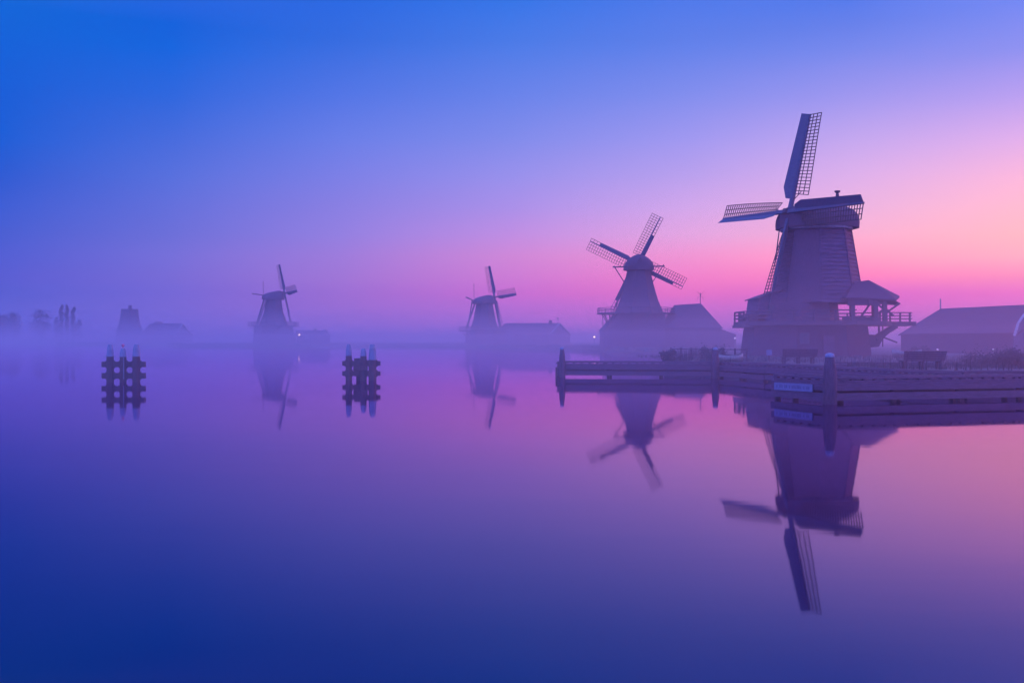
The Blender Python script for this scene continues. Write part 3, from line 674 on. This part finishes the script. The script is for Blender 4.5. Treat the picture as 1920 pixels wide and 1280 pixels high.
# dolphins (clusters of piles) standing in the open water
def dolphin(label, d, wl_px, piles, beams_px, beamz, extra=False, lamp=False):
    x0 = X(wl_px, d); t = thing('mooring_dolphin', label, 'mooring dolphin', (x0, d, 0), 'mooring dolphins in the open water')
    for px, dy, r, ztop, zs in piles:
        cx = X(px, d + dy) - x0; b = MB()
        b.lathe([(-2, r * 1.05), (zs, r)], 12, 0, (cx, dy)); po = b.build('pile', 'pile', t, False)
        b = MB(); b.lathe([(zs, r * 1.03), (zs + (ztop - zs) * .55, r * .9), (ztop - .02, r * .62), (ztop, r * .5)], 12, 0, (cx, dy)); b.build('sleeve', 'sleeve', po)
    xa, xb = X(beams_px[0], d) - x0, X(beams_px[1], d) - x0
    for z0, z1 in beamz:
        for yy in (.02,):
            b = MB(); b.box(xa, xb, yy - .08, yy + .12, z0, z1)
            for px, dy, r, zt, zs in piles:                # cleats that round off the openings
                if abs(dy) > .3: continue
                cx = X(px, d + dy) - x0
                for s_ in (-1, 1):
                    for zz, sg_ in ((z1, 1), (z0, -1)):
                        q_ = [(cx + s_ * r * .9, yy - .05, zz), (cx + s_ * (r + .08), yy - .05, zz), (cx + s_ * r * .9, yy - .05, zz + sg_ * .10)]
                        b.prism(q_ if s_ * sg_ > 0 else q_[::-1], (0, .14, 0))
            b.build('beam', 'pile', t)
    for z0, z1 in beamz:
        for px, dy, r, zt, zs in piles:
            pass
    if lamp:
        b = MB(); cx = X(236.3, d) - x0; b.bar((cx - .06, -.2, .2), (cx - .06, -.2, 1.45), .045, .04); b.build('conduit', 'trim', t)
        b = MB(); cx = X(229.3, d) - x0; b.ball((cx, .1, 2.15), .09); b.lathe([(1.9, .03), (2.1, .03)], 6, 0, (cx, .1)); b.build('marker_light', 'red', t)
        b = MB(); cx = X(206.5, d) - x0; b.bar((cx - .34, 0, 1.5), (cx + .34, 0, 1.5), .03, .03); b.build('spike', 'metal', t)
    return t
dolphin('left dolphin of three pale-topped piles and two crossbeams with a small red marker', 58, 231, [(206.5, 0, .205, 2.21, 1.5), (230.8, .0, .19, 1.98, 1.48), (255.6, 0, .215, 2.21, 1.5)], (191, 272), ((.885, 1.2), (.22, .54)), lamp=True)
dd = dolphin('right dolphin of four piles, middle ones close together, near the centre of the water', 60.6, 678, [(654, 0, .19, 2.21, 1.5), (674, .55, .20, 1.36, 1.3), (681.5, .0, .19, 1.95, 1.48), (698.5, -.1, .235, 2.2, 1.25)], (642, 713), ((.90, 1.18), (.29, .56)))
b = MB(); x0 = X(678, 60.6); b.box(X(662.5, 60.6) - x0, X(674, 60.6) - x0, .3, .42, .25, 1.34); b.build('panel', 'pile', dd)
b = MB(); b.box(X(663.5, 60.6) - x0, X(690, 60.6) - x0, -.2, -.12, .60, .92); b.build('panel', 'pile', dd)
b = MB(); b.lathe([(1.98, .245), (2.02, .245)], 12, 0, (X(698.5, 60.5) - x0, -.1)); b.build('band', 'pale', dd)

# benches
def bench(loc, rz, label):
    t = thing('bench', label, 'bench', loc, 'wooden benches on the quay'); t.rotation_euler.z = rz
    s = MB()
    for k in range(4): s.box(-1.2, 1.2, -.30 + k * .13, -.19 + k * .13, .43, .47)
    s.build('seat', 'timber', t)
    s = MB()
    for k in range(5):
        z = .50 + k * .105; y = -.36 - k * .035
        s.prism([(-1.2 - k * .01, y, z), (1.2 + k * .01, y, z), (1.2 + k * .01, y - .03, z + .095), (-1.2 - k * .01, y - .03, z + .095)], (0, -.03, 0))
    s.build('backrest', 'timber', t)
    for x in (-1.0, 0, 1.0):
        l = MB(); l.bar((x, -.28, 0), (x, -.26, .45), .1, .1); l.bar((x, .2, 0), (x, .18, .43), .1, .1); l.bar((x, -.3, .42), (x, .22, .42), .08, .06); l.bar((x, -.3, .42), (x, -.52, 1.0), .08, .05); l.build('leg', 'timber', t)
    return t
q_ = at(1727, 0, 56.5); bench((q_.x, 56.5, .82), R(4), 'slatted wooden bench seen from behind, nearer to the camera at right')
q_ = at(1496, 0, 69); bench((q_.x, 69, .82), R(3), 'slatted wooden bench in front of the great mill, further back in the mist')

# stone sign post / small box by the mill
q_ = at(1442, 0, 78); t = thing('information_board', 'small pale square board on a post left of the great mill', 'board', (q_.x, 78, .8))
b = MB(); b.bar((0, 0, 0), (0, 0, .75), .08, .08); b.build('post', 'timber', t)
b = MB(); b.box(-.22, .22, -.06, -.02, .45, .88); b.build('panel', 'signblue', t)
# upturned pale boat left of the great mill
def rowboat(loc, rz, L_, label, m):
    t = thing('rowing_boat', label, 'boat', loc); t.rotation_euler.z = rz
    b = MB(); n_ = 12; vs = []; sec = 7
    for i in range(n_ + 1):
        u = -1 + 2 * i / n_; wd = .72 * (1 - abs(u) ** 2.6) + .04; sh = .52 + .22 * u * u
        for j in range(sec):
            a = math.pi * j / (sec - 1); vs.append((u * L_ / 2, wd * math.cos(a), sh - (sh - .05 - .12 * u ** 4) * math.sin(a) ** .7))
    for i in range(n_ + 1):
        u = -1 + 2 * i / n_; wd = .66 * (1 - abs(u) ** 2.6) + .02; sh = .51 + .22 * u * u
        for j in range(sec):
            a = math.pi * j / (sec - 1); vs.append((u * L_ / 2 * .97, wd * math.cos(a), sh - (sh - .1 - .12 * u ** 4) * math.sin(a) ** .7))
    o2 = (n_ + 1) * sec; fs = []
    for i in range(n_):
        for j in range(sec - 1):
            fs.append((i * sec + j, (i + 1) * sec + j, (i + 1) * sec + j + 1, i * sec + j + 1))
            fs.append((o2 + i * sec + j, o2 + i * sec + j + 1, o2 + (i + 1) * sec + j + 1, o2 + (i + 1) * sec + j))
        for j in (0, sec - 1): fs.append((i * sec + j, (i + 1) * sec + j, o2 + (i + 1) * sec + j, o2 + i * sec + j))
    b.add(vs, fs); b.build('hull', m, t, True)
    for x in (-.9, .1, 1.0):
        b = MB(); b.box(x - .1, x + .1, -.6, .6, .36, .39); b.build('thwart', 'timber', t)
    return t
q_ = at(1366, 0, 76); rowboat((q_.x, 76, .72), R(8), 2.3, 'small grey rowing boat drawn up on the bank behind the bend of the jetty', 'metal')
q_ = at(1700, 0, 92); rb = rowboat((q_.x, 92, .85), R(-12), 2.6, 'pale rowing boat lying on the grass between the great mill and the farmhouse', 'metal')

# fence rail along the bank left of the great mill
t = thing('fence', 'low timber rail fence along the bank left of the great mill', 'fence', (X(1310, 80), 80, .75))
pa, pb = V((X(1258, 84) - X(1310, 80), 4, 0)), V((X(1400, 77) - X(1310, 80), -3, 0))
for k in range(8):
    b = MB(); p_ = pa.lerp(pb, k / 7); b.bar(p_, p_ + V((0, 0, 1.05)), .12, .12); b.build('post', 'timber', t)
for z in (.95, .5):
    b = MB(); b.bar(pa + V((0, -.08, z)), pb + V((0, -.08, z)), .1, .06); b.build('rail', 'timber', t)

# lamps
def street_lamp(px, py, d, label, m, r):
    q_ = at(px, py, d); t = thing('street_lamp', label, 'lamp', (q_.x, d, .6))
    h = q_.z - .6
    b = MB(); b.lathe([(0, .09), (h - .2, .05)], 8); b.build('pole', 'metal', t)
    b = MB(); b.lathe([(h + r * .9, r * 1.5), (h + r * 1.3, r * 1.2), (h + r * 1.9, .05)], 10); b.build('lamp_hood', 'metal', t)
    b = MB(); b.ball((0, 0, h), r); b.build('bulb', m, t, True)
street_lamp(561.3, 627.5, 326, 'lit street lamp on the bank by the sheds of the left centre mill', 'lamp', .30)
street_lamp(1114.2, 631.5, 236, 'lit street lamp on the far bank, left of the second mill', 'lamp', .21)
street_lamp(1378, 634, 188, 'faint lamp between the barn and the great mill', 'dimlamp', .16)
for px, d in ((1758, 104), (1863, 101)):
    q_ = at(px, 654.5, d); t = thing('path_light', 'faint low light by the farmhouse, ' + ('nearer the great mill' if px < 1800 else 'nearer the right edge'), 'light', (q_.x, d, .8), 'low lights by the farmhouse')
    b = MB(); b.lathe([(-.1, .06), (q_.z - .85, .06)], 8); b.build('stem', 'metal', t)
    b = MB(); b.lathe([(q_.z - .85, .12), (q_.z - .81, .13), (q_.z - .79, .06)], 10); b.build('head', 'dimlamp', t)

# ------------------------------------------------------------------ trees, shrubs, reeds
def tree(px, ytop, ybot, wpx, d, label, kind='round', seed=1, n=3200):
    rnd = random.Random(seed); s = F / d
    top = CAMH + (636 - ytop) / s; H = top - .8; W = wpx / s
    t = thing('poplar_tree' if kind == 'poplar' else 'tree', label, 'tree', (X(px, d), d, .8))
    b = MB(); hw = H * (.12 if kind == 'poplar' else .25)
    b.lathe([(0, H * .022), (hw, H * .016), (H * .8, H * .005)], 8)
    for k in range(7):
        a = rnd.uniform(0, 6.28); z0 = H * rnd.uniform(.22, .6); ln = W * rnd.uniform(.2, .38)
        b.bar((0, 0, z0), (math.cos(a) * ln, math.sin(a) * ln, z0 + H * rnd.uniform(.1, .25)), H * .012, w2=H * .004)
    b.build('trunk', 'bark', t)
    cl = []
    if kind == 'poplar':
        for k in range(26):
            u = (k + .5) / 26; z = H * (.04 + .92 * u); r = W * .5 * (math.sin(math.pi * min(1, u * .9 + .1)) ** .55) * .62
            cl.append((V((rnd.uniform(-1, 1) * W * .16, rnd.uniform(-1, 1) * W * .16, z)), max(r, W * .16) * 1.25, 1.6))
    else:
        for k in range(46):
            while True:
                p = V((rnd.uniform(-1, 1), rnd.uniform(-1, 1), rnd.uniform(-.85, 1)))
                if p.length < 1 and p.length > .35: break
            cl.append((V((p.x * W * .40, p.y * W * .40, H * .52 + p.z * H * .44)), W * rnd.uniform(.11, .2), 1.0))
        cl += [(V((0, 0, H * .90)), W * .2, .5), (V((W * .12, 0, H * .79)), W * .18, .6), (V((-W * .14, 0, H * .76)), W * .18, .6)] * 2
    cr = MB(); sz = max(.28, .55 / s * 1.7)
    for k in range(n):
        c_, r_, st = rnd.choice(cl)
        p = V((rnd.gauss(0, .5), rnd.gauss(0, .5), rnd.gauss(0, .5) * st)) * r_ + c_
        a = V((rnd.uniform(-1, 1), rnd.uniform(-1, 1), rnd.uniform(-1, 1))).normalized(); e = a.orthogonal().normalized()
        q = sz * rnd.uniform(.6, 1.3)
        cr.add([p + a * q, p + e * q * .6, p - a * q, p - e * q * .6], [(0, 1, 2, 3)])
    cr.build('crown', 'leaf', t)
D = 520
tree(4, 588, 0, 30, D, 'round tree cut by the left edge of the picture', seed=1)
tree(25, 584, 0, 36, D + 15, 'broad round tree, second from the left edge', seed=2)
tree(76, 577, 0, 42, D, 'full domed tree standing alone between the round trees and the poplars', seed=3, n=3000)
tree(115, 570, 0, 11, D, 'leftmost of the three tall poplars', 'poplar', 4, 2200)
tree(125.7, 570, 0, 10, D + 6, 'middle poplar of the three', 'poplar', 5, 2200)
tree(137, 574, 0, 11, D, 'rightmost poplar, slightly shorter than the other two', 'poplar', 6, 2200)
tree(106, 592, 0, 12, D - 10, 'small bushy tree at the left foot of the poplars', seed=8, n=900)
tree(149, 597, 0, 18, D - 5, 'low bushy tree at the right foot of the poplars', seed=9, n=1200)

def blades(name, label, cat, spots, hmin, hmax, lean=.25, w_=.03, m='leaf', kind='stuff'):
    b = MB(); rnd = random.Random(11)
    for x, y, z, k in spots:
        for q in range(k):
            px = x + rnd.gauss(0, .25); py = y + rnd.gauss(0, .25); h = rnd.uniform(hmin, hmax); a = rnd.uniform(0, 6.28); ln = rnd.uniform(0, lean) * h
            bx_, by_ = math.cos(a), math.sin(a); b.add([(px - bx_ * w_, py - by_ * w_, z), (px + bx_ * w_, py + by_ * w_, z), (px + by_ * ln, py - bx_ * ln, z + h)], [(0, 1, 2)])
    return tag(b.build(name, m), label, cat, kind=kind)
sp = []; rnd = random.Random(21)
for i in range(len(shore) - 1):
    (xa, ya), (xb, yb) = shore[i], shore[i + 1]
    if (ya < 69 and xa < 21.3) or ya > 500: continue
    L_ = math.dist((xa, ya), (xb, yb))
    for k in range(int(L_ / .55)):
        t_ = rnd.random(); sp.append((xa + (xb - xa) * t_ + rnd.uniform(0, .8), ya + (yb - ya) * t_ + rnd.uniform(0, .8), .2, 5))
blades('reeds', 'reeds and tall grass fringing the misty banks', 'reeds', sp, .5, 1.5, .3, .05)
sp = [(rnd.uniform(21.5, 45), rnd.uniform(56.5, 66), .8, 6) for _ in range(1100)] + [(rnd.uniform(12, 45), rnd.uniform(72, 98), .8, 6) for _ in range(900)]
blades('grass', 'rough grass on the quay and round the great mill', 'grass', sp, .1, .38, .5, .02, 'grass')
def shrub(px, d, w_, h, label, seed):
    rnd = random.Random(seed); t = thing('shrub', label, 'shrub', (X(px, d), d, .7))
    b = MB()
    for k in range(9):
        a = rnd.uniform(0, 6.28); b.bar((0, 0, 0), (math.cos(a) * w_ * .25, math.sin(a) * w_ * .25, h * rnd.uniform(.3, .5)), .05, w2=.02)
    b.build('stems', 'bark', t)
    b = MB()
    cl = [(V((rnd.uniform(-.42, .42) * w_, rnd.uniform(-.4, .4) * w_, h * rnd.uniform(.1, .7))), rnd.uniform(.14, .24) * w_) for _ in range(16)]
    for k in range(2600):
        c_, r_ = rnd.choice(cl); p = c_ + V((rnd.gauss(0, .5), rnd.gauss(0, .5), rnd.gauss(0, .5))) * r_; p.z = max(p.z, .02)
        a = V((rnd.uniform(-1, 1), rnd.uniform(-1, 1), rnd.uniform(-1, 1))).normalized(); e = a.orthogonal().normalized(); q = rnd.uniform(.04, .09)
        b.add([p + a * q, p + e * q * .6, p - a * q, p - e * q * .6], [(0, 1, 2, 3)])
    b.build('foliage', 'grass', t)
shrub(1254, 74, 1.1, 1.15, 'leafy shrub on the tip of the bank behind the long jetty', 31)
shrub(1338, 80, 2.4, 1.35, 'broad shrub behind the post at the bend of the jetty', 32)
shrub(1845, 62, 2.6, 1.15, 'wide low shrub before the farmhouse wall', 34)
shrub(1902, 60, 2.2, 1.35, 'taller shrub close to the right edge', 35)
shrub(1725, 96, 2.2, 1.3, 'shrub at the left corner of the farmhouse', 36)

# ------------------------------------------------------------------ haze: damp air up to the poplar tops, with the ground mist inside it
def vol(name, dens, c, an):
    m = bpy.data.materials.new(name); m.use_nodes = True; n = m.node_tree.nodes; n.remove(n['Principled BSDF'])
    v = n.new('ShaderNodeVolumePrincipled'); v.inputs['Density'].default_value = dens; v.inputs['Color'].default_value = (*c, 1); v.inputs['Anisotropy'].default_value = an
    m.node_tree.links.new(v.outputs[0], n['Material Output'].inputs['Volume']); return m
# stacked layers a few millimetres apart: clear damp air, and ground mist that thins upward in three steps beyond the near water
b = MB(); b.box(-1200, 1200, -100, 1300, 9.504, 30); b.box(-1200, 1200, -100, 21.996, -1.7, 9.5)
b.box(-1200, 1200, 22, 1300, -1.7, 3.9); b.box(-1200, 1200, 22, 1300, 3.904, 6.2); b.box(-1200, 1200, 22, 1300, 6.204, 9.5)
HC = (.97, .81, 1.0); hz = b.build('haze', vol('damp_air', .00045, HC, .72))
for n_, d_ in (('near_air', .00045), ('lowest_mist', .0062), ('middle_mist', .0036), ('upper_mist', .0013)): hz.data.materials.append(vol(n_, d_, HC, .72))
for i, p in enumerate(hz.data.polygons): p.material_index = i // 6
tag(hz, 'violet mist hanging low over the river', 'haze', kind='stuff')
